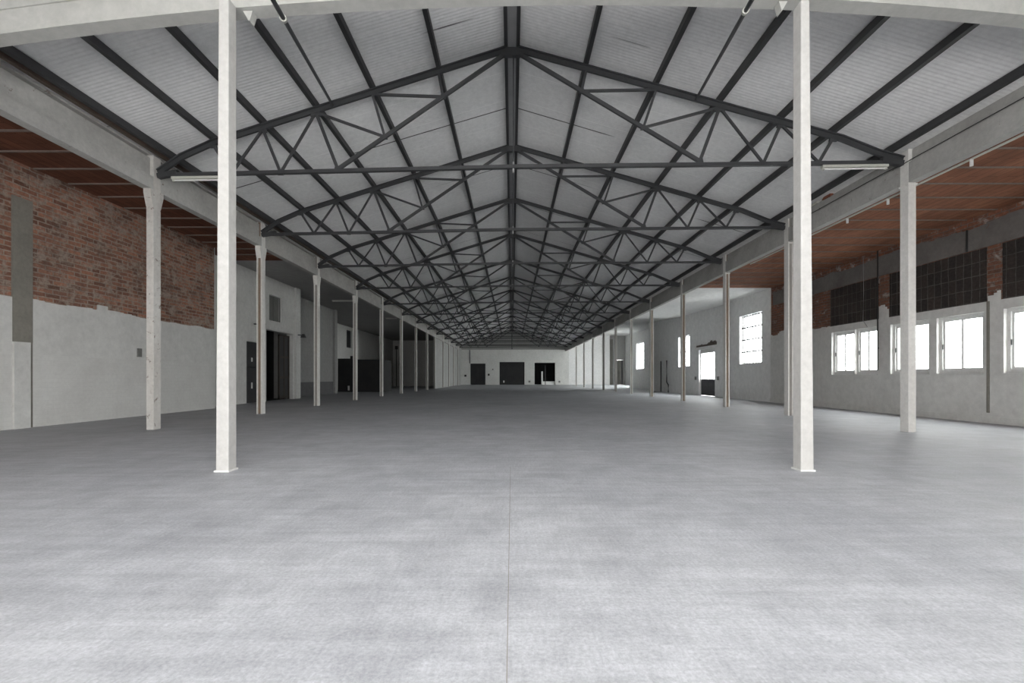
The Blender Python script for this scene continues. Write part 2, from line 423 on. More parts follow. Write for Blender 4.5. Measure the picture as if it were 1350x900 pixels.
# ------------------------------------------------------------------ columns of the two rows
LX = [202.5, 344, 417.8, 468.4, 503, 529.1, 548.3, 563, 573, 584, 591.7, 597.8, 603.5]
RX = [1197, 1040, 957.5, 900.5, 859, 832.2, 811.7, 795.6, 781.4, 769.8, 759.7]
LY = [F * AL / (675 - x) for x in LX]; RY = [F * AR / (x - 675) for x in RX]
GBL, GTL = 3.94 + H, 4.60 + H       # girder soffit and top, left
GBR, GTR = 3.90 + H, 4.55 + H
ZRC0 = 3.97 + H; ZLC0 = 4.60 + H
def column(x, y, sgn, side, k, zb, ztop, web, paint):
    where = '%s one from the camera in the %s row' % (ORD[k], side)
    look = {'brown_steel': 'white H-section column with a brown web', 'grey_web': 'pale H-section column', 'box': 'weathered white boxed column'}[web]
    t = thing('column', look + ', ' + where, 'column', (x, y, 0), 'columns of the %s row' % side)
    w, dp = .155, .20
    if web == 'box':
        MB().box(x - w / 2, x + w / 2, y - dp / 2, y + dp / 2, 0, ztop).build('shaft', paint, t, bevel=.008)
    else:
        for s in (-1, 1):
            xx = x + s * (w / 2 - .016)
            MB().box(xx - .016, xx + .016, y - dp / 2, y + dp / 2, 0, ztop).build('flange', paint, t)
        MB().box(x - w / 2 + .032, x + w / 2 - .032, y - .06, y + .06, 0, ztop).build('web', web, t, **({'label': 'brown recessed web'} if web == 'brown_steel' else {}))
    if side == 'left' and k < 4:
        z1 = zb - .10; z0 = z1 - .26
        for q in (-1, 1):       # corbels under the girder ends
            ya = y + q * dp / 2; yb = ya + q * .075
            a = (x - w / 2, x + w / 2, min(ya, ya + q * .004), max(ya, ya + q * .004), z0); b_ = (x - w / 2, x + w / 2, min(ya, yb), max(ya, yb), z1)
            MB().frustum(a, b_).box(x - w / 2, x + w / 2, min(ya, yb), max(ya, yb), z1, zb - .002).build('corbel', paint, t)
    else:
        MB().box(x - w / 2 - .015, x + w / 2 + .015, y - dp / 2 - .015, y + dp / 2 + .015, zb - .05, zb - .015).build('cap_plate', paint, t)
    return t
for k, y in enumerate(LY):
    column(-AL, y, 1, 'left', k, GBL, GTL + .06, 'box' if k == 0 else 'brown_steel' if k == 1 else 'grey_web', 'old_white' if k == 0 else 'white_paint')
for k, y in enumerate(RY):
    column(AR, y, -1, 'right', k, GBR, GTR + .02, 'box' if k == 0 else 'brown_steel' if k in (2, 3, 4) else 'grey_web', 'white_paint')

# girders spanning from column to column
def girder(x, sgn, ya, yb, zb, zt, label, side):
    # nave face is towards -sgn
    i = x - sgn * .075; o = x + sgn * .11
    t = thing('girder', label, 'girder', (x, (ya + yb) / 2, zb), 'girders of the %s row' % side)
    lip = zb + (zt - zb) * (.40 if side == 'left' else .62)
    pr = [(i, zb), (o, zb), (o, lip), (i, lip)]
    MB().prism(pr, 'y', ya, yb).build('bottom_flange', 'girder', t)
    j = i + sgn * .07
    pr = [(j, lip), (o - sgn * .03, lip), (o - sgn * .03, zt), (j, zt)]
    MB().prism(pr, 'y', ya, yb).build('upper_web', 'girder', t)
    return t
ys = [YB + .1] + [y for y in LY] + [YE - .05]
for k in range(len(ys) - 1):
    girder(-AL, -1, ys[k] + (.1 if k else 0), ys[k + 1] - (.1 if k < len(ys) - 2 else 0), GBL, GTL, 'worn pale concrete girder of the left row, %s span from the camera' % ORD[k], 'left')
ys = [YB + .1] + [y for y in RY] + [YE - .05]
for k in range(len(ys) - 1):
    girder(AR, 1, ys[k] + (.1 if k else 0), ys[k + 1] - (.1 if k < len(ys) - 2 else 0), GBR, GTR, 'worn pale concrete girder of the right row, %s span from the camera' % ORD[k], 'right')
# eave filling between girder and roof; outer boards added to stop light leaks
struct(MB().box(-AL - .11, -AL + .0, YB, YE, GTL + .061, 5.80).box(-AL - .16, -AL - .115, YB, 57, 5.842, 6.0).box(-AL - .16, -AL - .115, 57.3, YE, GTL - .1, 6.0).build('trim_1', 'girder'), 'pale plaster strip between left girders and roof')
struct(MB().box(AR + .06, AR + .109, YB, YE, GTR + .001, 5.70).box(AR + .118, AR + .16, YB, YE, ZRC0 + .13, 6.0).build('trim_2', 'girder'), 'pale plaster strip between right girders and roof')

# ------------------------------------------------------------------ foreground frame: two inset columns and a shallow arched beam
def front_column(x0, x1, y0, y1, lean, label):
    t = thing('front_column', label, 'column', ((x0 + x1) / 2, (y0 + y1) / 2, 0))
    zt = 5.52
    a = (x0, x1, y0, y1, 0); b_ = (x0 + max(lean, 0), x1 + min(lean, 0), y0, y1, zt)
    MB().frustum(a, b_).build('shaft', 'bright_paint', t, bevel=.012)
    MB().box(x0 - .012, x1 + .012, y0 - .012, y1 + .012, 0, .02).build('mortar_foot', 'plaster', t)
    return t
front_column(-3.447, -3.297, 5.29, 5.45, .035, 'white square foreground column left of the floor joint, carrying the arched beam')
front_column(3.386, 3.538, 5.33, 5.49, -.05, 'white square foreground column right of the floor joint, carrying the arched beam')
bt = thing('arched_beam', 'pale painted concrete beam arching across the top of the picture', 'beam', (0, 5.5, 5.4))
def bz(x): return 4.648 + H + .0186 * x - .0097 * x * x
def beam_part(name, z0, z1, ya, yb):
    mb = MB(); xs = [-7.45 + 15.3 * k / 48 for k in range(49)]
    for x in xs:
        z = bz(x); mb.v += [(x, ya, z + z0), (x, yb, z + z0), (x, yb, z + z1), (x, ya, z + z1)]
    for k in range(48):
        i = 4 * k
        for a, b_ in ((0, 1), (1, 2), (2, 3), (3, 0)): mb.f.append((i + a, i + b_, i + 4 + b_, i + 4 + a))
    mb.f += [(3, 2, 1, 0), (192, 193, 194, 195)]
    mb.build(name, 'beam_paint', bt)
beam_part('lower_beam', 0, .285, 5.515, 5.70)
beam_part('upper_beam', .285, .62, 5.50, 5.70)
for (x0, x1) in ((-3.29, -3.17), (3.26, 3.37)):
    zt = min(bz(x0), bz(x1)) - .003
    MB().frustum((x0 + (.07 if x0 < 0 else .035), x1 - (.035 if x0 < 0 else .07) + .0, 5.56, 5.66, zt - .12), (x0, x1, 5.56, 5.66, zt)).build('corbel', 'beam_paint', bt)
# brace tubes from beam to first truss
def brace(p1, p2, label):
    p1 = Vector(p1); p2 = Vector(p2)
    t = thing('brace_tube', label, 'brace', tuple(p2))
    MB().tube([p1 + (p1 - p2) * .13, p2], .026, 10).build('tube', 'dark_steel', t)
    d = (p2 - p1).normalized()
    MB().tube([p1 - d * .03, p1 + d * .03], .04, 10).build('clamp', 'fixture_white', t, label='pale clamp')
brace((-2.72, 5.42, 4.27 + H), (-3.757, 9.53, 5.70 + H), 'dark tube bracing the arched beam to the nearest truss, left of the ridge')
brace((2.78, 5.42, 4.36 + H), (3.775, 9.33, 5.70 + H), 'dark tube bracing the arched beam to the nearest truss, right of the ridge')

# ------------------------------------------------------------------ near end wall behind the camera, its open gate added to let daylight in
wn = struct(wall_x('wall_front', -11.0, 11.85, YB - .2, YB, 0, 9.0, [(-3.6, 3.6, 0, 2.8)], 'plaster'), 'near end wall behind the camera with an open gate')

# ------------------------------------------------------------------ left side
ZLC = 4.62 + H
wl = struct(MB().box(-11.0, -10.6, YB, 16.2, 0, ZLC).build('wall_left', 'brick_left'), 'brick wall of the left aisle above a white plastered lower part')
for (a, b_) in ((YB, 9.63), (10.04, 16.2)):
    ragged_y('plaster_layer', -10.6, -10.575, a, b_, 1.60, 2.83, 'plaster', wl, .035, .13)
    MB().box(-10.6, -10.578, a, b_, 0, 1.60).build('painted_brickwork', 'painted_brick', wl)
MB().box(-10.6, -10.568, 9.63, 10.04, 1.86, 3.87 + H).build('cement_strip', 'cement', wl, label='grey cement-filled chase')
MB().box(-10.6, -10.53, 9.63, 9.96, 0, 1.86).build('pier', 'plaster', wl, label='low white pier below the cement strip')
MB().box(-10.6, -10.572, 9.96, 10.04, 0, 1.86).build('cement_strip', 'cement', wl)
MB().box(-10.6, -10.565, 11.62, 11.9, 2.72, 2.95).build('plaster_patch', 'plaster', wl)
# white plastered stretch with doors
hB = [(19.2, 20.55, 0, 2.64), (20.75, 23.25, 0, 3.30), (21.0, 22.15, 3.75, 4.95)]
wB = struct(wall_y('wall_left', -11.5, -11.2, 16.2, 23.9, 0, ZLC, hB, 'plaster'), 'white plastered stretch of the left wall with the dark doorways')
MB().box(-11.2, -11.1, 23.42, 23.9, 0, ZLC).build('pier', 'plaster', wB)
MB().box(-11.2, -11.14, 20.6, 23.3, 3.34, 3.55).build('lintel', 'plaster', wB)
struct(MB().box(-11.0, -10.6, 16.2, 16.25, 0, ZLC).box(-11.5, -10.95, 16.2, 16.25, 0, ZLC).build('wall_left', 'plaster'))
# room behind the doorways, its darkness put into black surfaces
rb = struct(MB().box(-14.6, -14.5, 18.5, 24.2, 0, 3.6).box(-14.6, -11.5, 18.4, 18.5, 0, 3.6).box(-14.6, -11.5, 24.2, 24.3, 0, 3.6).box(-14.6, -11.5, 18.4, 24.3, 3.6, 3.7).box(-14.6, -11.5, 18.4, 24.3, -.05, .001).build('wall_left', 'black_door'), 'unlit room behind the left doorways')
d1 = sempty('door_1', (-11.25, 19.85, 0), 'dark two-part door in the white left wall, beside the open doorway')
MB().box(-11.30, -11.25, 19.22, 20.53, 0.01, 1.52).build('lower_leaf', 'black_door', d1)
MB().box(-11.30, -11.25, 19.22, 20.53, 1.55, 2.62).build('upper_leaf', 'black_door', d1)
MB().box(-11.25, -11.215, 19.62, 19.68, .62, .88).build('handle', 'window_white', d1, label='white handle')
MB().box(-11.25, -11.215, 19.62, 19.68, 1.78, 1.95).build('handle', 'window_white', d1, label='white handle')
d2 = sempty('door_2', (-11.3, 23.2, 0), 'dark brown glazed-grid door leaf folded in the open left doorway')
mb = MB()
for yy in (22.25, 22.72, 23.18): mb.box(-11.42, -11.36, yy - .05, yy + .05, .01, 3.2)
for zz in (.12, 1.1, 2.1, 3.15): mb.box(-11.42, -11.36, 22.2, 23.23, zz - .05, zz + .05)
mb.build('stile_frame', 'brown_door', d2)
MB().box(-11.40, -11.38, 22.25, 23.18, .05, 3.15).build('panel', 'black_door', d2)
w0 = sempty('window_1', (-11.3, 21.6, 3.75), 'grey louvred opening above the left doorway')
mb = MB().box(-11.30, -11.27, 21.02, 21.07, 3.77, 4.93).box(-11.30, -11.27, 22.08, 22.13, 3.77, 4.93).box(-11.30, -11.27, 21.55, 21.59, 3.77, 4.93)
mb.build('frame', 'louvre', w0)
mb = MB()
for k in range(16): z = 3.80 + k * .073; mb.bar((-11.33, 21.06, z), (-11.33, 22.1, z), .012, .085, up=(.5, 0, .8))
mb.box(-11.42, -11.40, 21.02, 22.13, 3.76, 4.94)
mb.build('slats', 'louvre', w0)
# grey stretch further on
hC = []
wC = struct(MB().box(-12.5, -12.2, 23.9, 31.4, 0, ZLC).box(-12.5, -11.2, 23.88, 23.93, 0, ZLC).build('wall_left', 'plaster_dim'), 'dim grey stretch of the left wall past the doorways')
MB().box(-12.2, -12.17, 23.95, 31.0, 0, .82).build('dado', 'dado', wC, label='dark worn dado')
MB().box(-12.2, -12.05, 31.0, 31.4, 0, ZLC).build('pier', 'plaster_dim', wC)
hD = [(41.0, 42.3, 3.8, 5.4)]
wD = struct(wall_y('wall_left', -15.2, -14.9, 31.4, 57, 0, ZLC, hD, 'plaster'), 'far stretch of the left aisle wall with the slit window')
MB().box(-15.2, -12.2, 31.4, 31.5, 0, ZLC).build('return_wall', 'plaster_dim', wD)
w2 = sempty('window_2', (-15.0, 41.6, 3.8), 'narrow dark slit window high in the far left aisle wall')
MB().box(-15.1, -15.05, 41.0, 42.3, 3.8, 5.4).build('shutter', 'black_door', w2)
MB().box(-15.05, -15.0, 41.0, 41.1, 3.8, 5.4).box(-15.05, -15.0, 42.2, 42.3, 3.8, 5.4).box(-15.05, -15.0, 41.1, 42.2, 3.8, 3.9).box(-15.05, -15.0, 41.1, 42.2, 5.3, 5.4).build('frame', 'grey_door', w2)
struct(MB().box(-15.2, -7.7, 57, 57.3, 0, ZLC).build('wall_left', 'plaster'), 'pale cross wall closing the left aisle')
# infill panels between the last left columns
mb = MB(); yy = [y for y in LY[8:]] + [YE]
for a, b_ in zip(yy, yy[1:]): mb.box(-7.68, -7.62, a + .1, b_ - (.1 if b_ < YE else 0), 0, GBL)
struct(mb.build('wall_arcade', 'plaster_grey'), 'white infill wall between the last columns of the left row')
# ceilings of the left aisle
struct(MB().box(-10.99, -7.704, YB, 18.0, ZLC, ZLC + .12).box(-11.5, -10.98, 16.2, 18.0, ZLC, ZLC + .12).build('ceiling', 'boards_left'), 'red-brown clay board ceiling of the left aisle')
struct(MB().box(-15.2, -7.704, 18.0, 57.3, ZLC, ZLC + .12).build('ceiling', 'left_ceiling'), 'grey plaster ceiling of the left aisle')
for k in range(12):
    y = 8.5 + .78 * k
    tag(MB().box(-10.56, -7.72, y - .022, y + .022, ZLC - .03, ZLC).build('ceiling_joist', 'joist'), 'pale slim joist across the left clay board ceiling, %s from the near end' % ORD[k], 'joist', 'joists of the left aisle ceiling')

# dark hoarding in the left aisle
hb = thing('hoarding', 'black board hoarding standing in the dim left aisle', 'partition', (-11.5, 34.8, 0))
MB().box(-12.1, -9.75, 34.5, 34.56, 0, 2.46).build('board', 'black_door', hb)
MB().box(-9.81, -9.75, 34.56, 36.8, 0, 2.40).build('side_board', 'black_door', hb)
MB().box(-13.4, -12.2, 35.0, 35.06, 0, 2.55).build('board', 'black_door', hb)
MB().box(-12.25, -12.08, 34.45, 34.62, 0, 2.72).build('post', 'black_door', hb)
for (nm, x, y, z0, z1, lb) in (('leaflet', -12.55, 34.98, .10, .45, 'small white sheet at the foot of the black hoarding'),):
    tag(MB().box(x - .07, x + .07, y - .012, y + .008, z0, z1).box(x - .05, x + .05, y - .014, y - .011, z0 + .05, z0 + .12).build(nm, 'window_white'), lb, 'sheet')

# ------------------------------------------------------------------ right side
ZRC = 3.97 + H; XR = 11.5
W = []    # (y0, y1) for the sliding windows
win = [(15.27, 16.34), (14.28, 15.24), (12.52, 13.80), (11.07, 12.30), (9.38, 10.62), (8.10, 9.32)]  # last one lies out of view, added to give more daylight
SZ0, SZ1 = 1.20, 2.70
holes = [(a, b_, SZ0, SZ1) for a, b_ in win]
hE = [(20.87, 22.95, 1.76, 4.15), (25.75, 27.95, 0, 2.78), (29.4, 31.4, 1.8, 3.85)]
wr = struct(wall_y('wall_right', XR - .025, XR + .35, YB, 20.2, 0, 2.93, holes, 'plaster'), 'right aisle wall, bare brick above white plaster and sliding windows')
MB().box(XR, XR + .35, YB, 20.2, 2.93, ZRC).build('bare_brick', 'brick_right', wr)
ragged_y('torn_plaster', XR - .022, XR, 16.45, 20.2, 2.93, 3.0, 'plaster', wr, .12, .11)
ragged_y('torn_plaster', XR - .022, XR, 13.88, 14.24, 2.93, 3.20, 'plaster', wr, .14, .06)
ragged_y('torn_plaster', XR - .022, XR, 10.70, 10.98, 2.93, 3.20, 'plaster', wr, .14, .06)
for (a, b_) in ((14.28, 16.40), (11.02, 13.84), (YB, 10.65)):
    MB().box(XR - .02, XR, a, b_, 2.93, 4.24).build('block_infill', 'block_infill', wr, label='dark hollow-block infill above the windows')
ragged_y('lintel_band', XR - .035, XR, YB, 20.0, 4.26, 4.84, 'lintel', wr, .05, .15)
MB().box(XR - .045, XR - .025, 10.93, 10.99, .25, 2.93).build('crack', 'cement', wr, label='dark filled groove right of the paired windows')
struct(MB().box(XR - .06, XR - .025, YB, 20.2, 0, .16).build('baseboard_right', 'plaster'), 'low pale skirting of the right wall')
wE = struct(wall_y('wall_right', XR - .025, XR + .35, 20.2, 37.0, 0, 5.6, hE, 'plaster_cool'), 'white plastered stretch of the right wall with barred windows and a door')
MB().box(11.10, XR - .025, 36.8, 37.0, 0, 5.55).build('stub_wall', 'plaster_cool', wE)
ragged_y('bare_strip', XR - .037, XR - .025, 25.5, 28.3, 2.95, 3.2, 'rubble', wE, .14, .12)['label'] = 'strip of bare rubble above the door'

def slider(n, y0, y1, label):
    t = sempty('window_%d' % n, (XR + .1, (y0 + y1) / 2, SZ0), label)
    xa, xb = XR + .06, XR + .12
    f = .075
    MB().box(xa, xb, y0, y0 + f, SZ0, SZ1).box(xa, xb, y1 - f, y1, SZ0, SZ1).box(xa, xb, y0 + f, y1 - f, SZ0, SZ0 + f + .02).box(xa, xb, y0 + f, y1 - f, SZ1 - f, SZ1).build('frame', 'window_white', t)
    mid = (y0 + y1) / 2
    for (a, b_, xo) in ((y0 + f, mid + .03, .0), (mid - .03, y1 - f, .022)):
        x0, x1 = xa + .012 + xo, xa + .03 + xo; s = .05; z0, z1 = SZ0 + f + .02, SZ1 - f
        sa = MB().box(x0, x1, a, a + s, z0, z1).box(x0, x1, b_ - s, b_, z0, z1).box(x0, x1, a + s, b_ - s, z0, z0 + s).box(x0, x1, a + s, b_ - s, z1 - s, z1).build('sash', 'window_white', t)
        MB().box(x0 + .006, x0 + .011, a + s, b_ - s, z0 + s, z1 - s).build('pane', 'glass', sa)
    MB().box(XR - .06, xa, y0 + .001, y1 - .001, SZ0 - .02, SZ0).build('sill', 'window_white', t)
    if y1 < 16.5: MB().box(xa - .015, xa + .012, y1 - f - .03, y1 - f - .01, 1.85, 1.98).build('latch', 'black_plastic', t)
names = ['white sliding window farthest from the camera on the right wall', 'white sliding window second farthest on the right wall, beside the hanging cable', 'white sliding window partly behind the nearest right column',
         'white sliding window just right of the nearest right column', 'white sliding window cut by the right edge of the photo', 'white sliding window beyond the right edge of the photo']
for k, (a, b_) in enumerate(win): slider(3 + k, a, b_, names[k])

def barred(n, x, y0, y1, z0, z1, nv, nh, label):
    t = sempty('window_%d' % n, (x + .1, (y0 + y1) / 2, z0), label)
    xa = x + .14; f = .06
    MB().box(xa, xa + .05, y0, y0 + f, z0, z1).box(xa, xa + .05, y1 - f, y1, z0, z1).box(xa, xa + .05, y0 + f, y1 - f, z0, z0 + f).box(xa, xa + .05, y0 + f, y1 - f, z1 - f, z1).build('frame', 'window_white', t)
    MB().box(xa + .02, xa + .026, y0 + f, y1 - f, z0 + f, z1 - f).build('pane', 'glass', t)
    for k in range(nv):
        yy = y0 + (y1 - y0) * (k + 1) / (nv + 1); MB().box(xa - .05, xa - .03, yy - .02, yy + .02, z0, z1).build('bar', 'grey_door', t)
    for k in range(nh):
        zz = z0 + (z1 - z0) * (k + 1) / (nh + 1); MB().box(xa - .055, xa - .025, y0, y1, zz - .028, zz + .028).build('cross_bar', 'grey_door', t)
    return t
t9 = barred(9, XR, 20.87, 22.95, 1.76, 4.15, 7, 3, 'tall iron-barred window in the white right wall, nearest the camera')
for (yy, zz) in ((21.9, 3.54), (21.9, 2.36)): MB().box(XR + .075, XR + .085, yy - .16, yy + .16, zz - .035, zz + .035).build('catch', 'black_plastic', t9)
barred(10, XR, 29.4, 31.4, 1.8, 3.85, 3, 1, 'tall window half hidden behind the fourth right column')
# glazed door
d3 = sempty('door_3', (XR + .1, 26.85, 0), 'glazed door with a dark lower panel in the right wall')
a, b_ = 25.75, 27.95
xa = XR + .1
MB().box(xa - .02, xa + .06, a, a + .07, 0, 2.78).box(xa - .02, xa + .06, b_ - .07, b_, 0, 2.78).box(xa - .02, xa + .06, a + .07, b_ - .07, 2.55, 2.78).build('frame', 'window_white', d3)
MB().box(xa, xa + .04, a + .08, b_ - .08, .02, 1.0).build('lower_panel', 'grey_door', d3, label='dark grey boarded lower panel')
mb = MB()
for k in range(9): yy = a + .12 + k * .24; mb.box(xa - .008, xa, yy, yy + .2, .06, .96)
mb.build('boards', 'grey_door', d3)
MB().box(xa + .015, xa + .021, a + .08, b_ - .08, 1.0, 2.54).build('pane', 'glass', d3)
for k in range(6):
    yy = a + .08 + (b_ - a - .16) * (k + .5) / 6; MB().tube([(xa - .012, yy, 1.0), (xa - .012, yy, 2.54)], .01, 6).build('bar', 'grey_steel', d3)
# beyond: outer wall with window, set-back wall, cross walls
hF = [(42.8, 45.4, 1.9, 4.45)]
wF = struct(wall_y('wall_right', 12.4, 12.7, 37.0, 48.0, 0, 7.35, hF, 'plaster_cool'), 'far white stretch of the right wall with a small window')
MB().box(XR + .35, 12.4, 36.9, 37.0, 0, 5.55).build('return_wall', 'plaster_cool', wF)
barred(11, 12.4, 42.8, 45.4, 1.9, 4.45, 3, 2, 'farthest window of the right aisle')
hG = [(50, 61, 1.0, 4.9)]  # unseen window opening, added to light the far right end
wG = struct(wall_y('wall_right', 17.0, 17.3, 48.0, 68.5, 0, 7.35, hG, 'plaster_cool'), 'set-back outer wall at the far right')
MB().box(12.7, 17.0, 47.9, 48.0, 0, 7.35).build('return_wall', 'plaster_cool', wG)
barred(12, 17.0, 50, 61, 1.0, 4.9, 9, 2, 'wide window of the set-back far right wall, hidden round the corner')
struct(MB().box(8.5, 14.6, YE, YE + .3, 0, 7.35).build('wall_right', 'plaster_cool'), 'pale cross wall closing the right aisle')
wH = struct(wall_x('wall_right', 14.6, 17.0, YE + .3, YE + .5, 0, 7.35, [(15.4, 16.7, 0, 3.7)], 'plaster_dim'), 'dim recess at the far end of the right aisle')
MB().box(14.6, 15.1, YE + .1, YE + .3, 0, 6.8).build('pier', 'olive_door', wH)
d4 = sempty('door_4', (16, YE + .4, 0), 'olive door in the dim recess at the end of the right aisle')
MB().box(15.42, 16.35, YE + .38, YE + .43, .01, 3.68).build('leaf', 'olive_door', d4)
MB().box(16.36, 16.7, YE + .34, YE + .44, .01, 3.69).build('post', 'grey_door', d4)
# ceilings of the right aisle
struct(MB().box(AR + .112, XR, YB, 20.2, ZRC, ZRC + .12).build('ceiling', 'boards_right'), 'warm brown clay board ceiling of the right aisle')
mb = MB(); x0, x1 = AR + .162, XR + .35
prof = [(20.2, ZRC), (25.5, ZRC - .02), (31.2, 4.13 + H), (37.0, 4.45 + H), (37.0, 4.6 + H), (31.2, 4.28 + H), (20.2, ZRC + .13)]
mb.prism(prof, 'x', x0, x1)
struct(mb.build('ceiling', 'plaster_ceiling'), 'white plaster ceiling of the right aisle')
struct(MB().box(AR + .112, 12.7, 37.0, 44.5, 4.45 + H, 4.57 + H).box(AR + .112, 17.3, 44.5, YE + .5, 6.25 + H, 6.37 + H).box(AR + .112, 17.3, 44.45, 44.5, 4.57 + H, 6.37 + H).build('ceiling', 'plaster_ceiling'), 'far white plaster ceiling of the right aisle')
struct(MB().box(AR + .1105, AR + .16, 36, YE, GTR, 7.4).build('trim_3', 'plaster_cool'), 'plaster upstand over the far right girders')
for k in range(17):
    y = 7.86 + .72 * k
    tag(MB().box(AR + .13, XR - .05, y - .016, y + .016, ZRC - .022, ZRC).build('ceiling_joist', 'joist'), 'pale slim joist across the right clay board ceiling, %s from the near end' % ORD[k], 'joist', 'joists of the right aisle ceiling')

# ------------------------------------------------------------------ far end wall
he = [(-6.23, -3.97, 0, 3.17), (-1.87, 1.87, 0, 3.40), (3.29, 6.46, 0, 3.29)]
we = struct(wall_x('wall_back', -8.1, 8.5, YE, YE + .3, 0, 5.25, he, 'plaster'), 'pale end wall of the nave with three dark openings')
mb = MB().prism([(-8.0, 5.25), (8.4, 5.25), (8.4, ZR - SL * 8.4), (0, ZR + .0), (-8.0, ZR - SL * 8.0)], 'y', YE, YE + .3)
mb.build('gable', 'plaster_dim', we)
mb = MB()
for zz, hx in ((5.85, 6.6), (6.6, 4.2), (7.2, 2.4)): mb.box(-hx, hx, YE - .06, YE, zz - .04, zz + .04)
mb.box(-.06, .06, YE - .09, YE - .06, 5.3, 7.7)
mb.build('rails', 'dark_steel', we)
# room behind the openings, walls coloured black to stand for darkness
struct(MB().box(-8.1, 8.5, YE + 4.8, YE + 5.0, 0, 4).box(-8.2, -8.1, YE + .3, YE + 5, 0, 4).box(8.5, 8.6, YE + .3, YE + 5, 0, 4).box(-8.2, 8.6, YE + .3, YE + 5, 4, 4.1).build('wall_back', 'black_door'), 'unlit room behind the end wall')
d5 = sempty('door_5', (-5.1, YE + .15, 0), 'left dark door of the end wall')
MB().box(-6.2, -5.1, YE + .12, YE + .17, .01, 3.12).build('leaf', 'black_door', d5); MB().box(-5.09, -4.0, YE + .12, YE + .17, .01, 3.12).build('leaf', 'black_door', d5)
d6 = sempty('door_6', (0, YE + .15, 0), 'wide dark shutter in the middle of the end wall')
mb = MB()
for k in range(24): mb.box(-1.86, 1.86, YE + .10, YE + .13, .01 + k * .141, .135 + k * .141)
mb.box(-1.86, 1.86, YE + .13, YE + .16, .01, 3.39)
mb.build('shutter_slats', 'black_door', d6)
tag(MB().box(-1.32, -1.12, YE + .085, YE + .099, .32, .62).box(-1.28, -1.16, YE + .08, YE + .086, .4, .5).build('notice', 'window_white'), 'small white notice low on the middle dark shutter', 'notice')
d7 = sempty('door_7', (4.9, YE, 0), 'right open dark doorway of the end wall with a white jamb')
MB().box(3.29, 3.36, YE - .05, YE + .25, 0, 3.29).build('jamb', 'plaster_cool', d7)
MB().box(4.95, 5.05, YE + .32, YE + .42, 0, 2.9).build('post', 'grey_door', d7)
pl = thing('low_wall_block', 'low white wall block with a tall white upright inside the right far doorway', 'wall block', (5.4, YE + .6, 0))
MB().box(4.45, 6.44, YE + .32, YE + .8, 0, .50).build('block', 'plaster_cool', pl); MB().box(4.40, 4.62, YE + .1, YE + .3, 0, 2.0).build('upright', 'plaster_cool', pl)

# ------------------------------------------------------------------ small fittings
def batten(p, q, label):
    p = Vector(p); q = Vector(q); t = thing('fluorescent_batten', label, 'lamp', tuple((p + q) / 2), 'fluorescent battens')
    MB().bar(p, q, .09, .05).build('tray', 'fixture_white', t)
    d = (q - p).normalized()
    dz = Vector((0, 0, -.045))
    MB().tube([p + d * .05 + dz, q - d * .05 + dz], .017, 8).build('tube', 'tube_glass', t)
    for e in (p + d * .03, q - d * .03): MB().box(e.x - .02, e.x + .02, e.y - .02, e.y + .02, e.z - .065, e.z - .02).build('holder', 'fixture_white', t)
ye = lambda x: 9.44 - SK * x
batten((-7.2, ye(-7.2), ZT[-1] - .066), (-5.85, ye(-5.85), ZT[-1] - .066), 'unlit fluorescent batten under the left end of the nearest truss')
batten((6.3, ye(6.3), ZT[1] - .066), (7.6, ye(7.6), ZT[1] - .066), 'unlit fluorescent batten under the right end of the nearest truss')
batten((-10.75, 27.2, ZLC - .027), (-9.3, 27.2, ZLC - .027), 'unlit fluorescent batten on the grey left aisle ceiling, nearer one')
batten((-9.8, 35.3, ZLC - .027), (-8.6, 35.3, ZLC - .027), 'unlit fluorescent batten on the grey left aisle ceiling, farther one')

tag(MB().tube([(AR - .10, -2, 5.44), (AR - .10, 5, 5.43), (AR - .10, 8.95, 5.42), (AR - .115, RY[0], 5.40), (AR - .10, 9.6, 5.44), (AR - .10, 12.6, 5.43)], .008, 6).build('cable', 'black_plastic'), 'thin black cable strung along the nearest right girders', 'cable')
cd = thing('conduit', 'white conduit running under the right girders with small lamp holders', 'conduit', (AR + .16, 8, 4.95))
MB().tube([(AR + .17, 2.5, 4.985), (AR + .17, 15.6, 4.985)], .022, 8).build('pipe', 'fixture_white', cd)
for y in (8.1, 9.9, 11.1, 13.0): MB().tube([(AR + .17, y, 4.98), (AR + .17, y, 4.86)], .026, 8).build('lamp_holder', 'window_white', cd)
tag(MB().tube([(AR + .135, RY[0] + .02, 0), (AR + .135, RY[0] + .02, 4.93)], .022, 10).box(AR + .08, AR + .16, RY[0] - .01, RY[0] + .05, 2.4, 2.43).build('downpipe', 'fixture_white'), 'slim pale pipe clipped to the nearest right column', 'pipe')
tag(MB().tube([(XR - .08, 24.0, 0), (XR - .08, 24.0, ZRC - .03)], .05, 10).build('downpipe', 'cement'), 'grey downpipe on the right wall beside the tall barred window', 'pipe')
for (y, z0, lb) in ((34.9, 2.35, 'left straight one of two dark pipes rising from the floor by the right wall'), (33.6, 2.35, 'right bent one of two dark pipes rising from the floor by the right wall')):
    pts = [(XR - .08, y, 0), (XR - .08, y, z0)] if y > 34 else [(XR - .08, y - .35, 0), (XR - .08, y - .35, .55), (XR - .08, y, .75), (XR - .08, y, z0)]
    tag(MB().tube(pts, .045, 8).build('pipe', 'grey_door'), lb, 'pipe')
tag(MB().tube([(XR - .06, 14.24, 1.32), (XR - .06, 14.24, ZRC - .01)], .018, 8).box(XR - .06, XR - .03, 14.22, 14.26, 2.0, 2.03).box(XR - .06, XR - .025, 14.22, 14.26, 4.0, 4.03).build('conduit', 'black_plastic'), 'dark conduit down the right wall between paired windows and the brick pier', 'conduit')
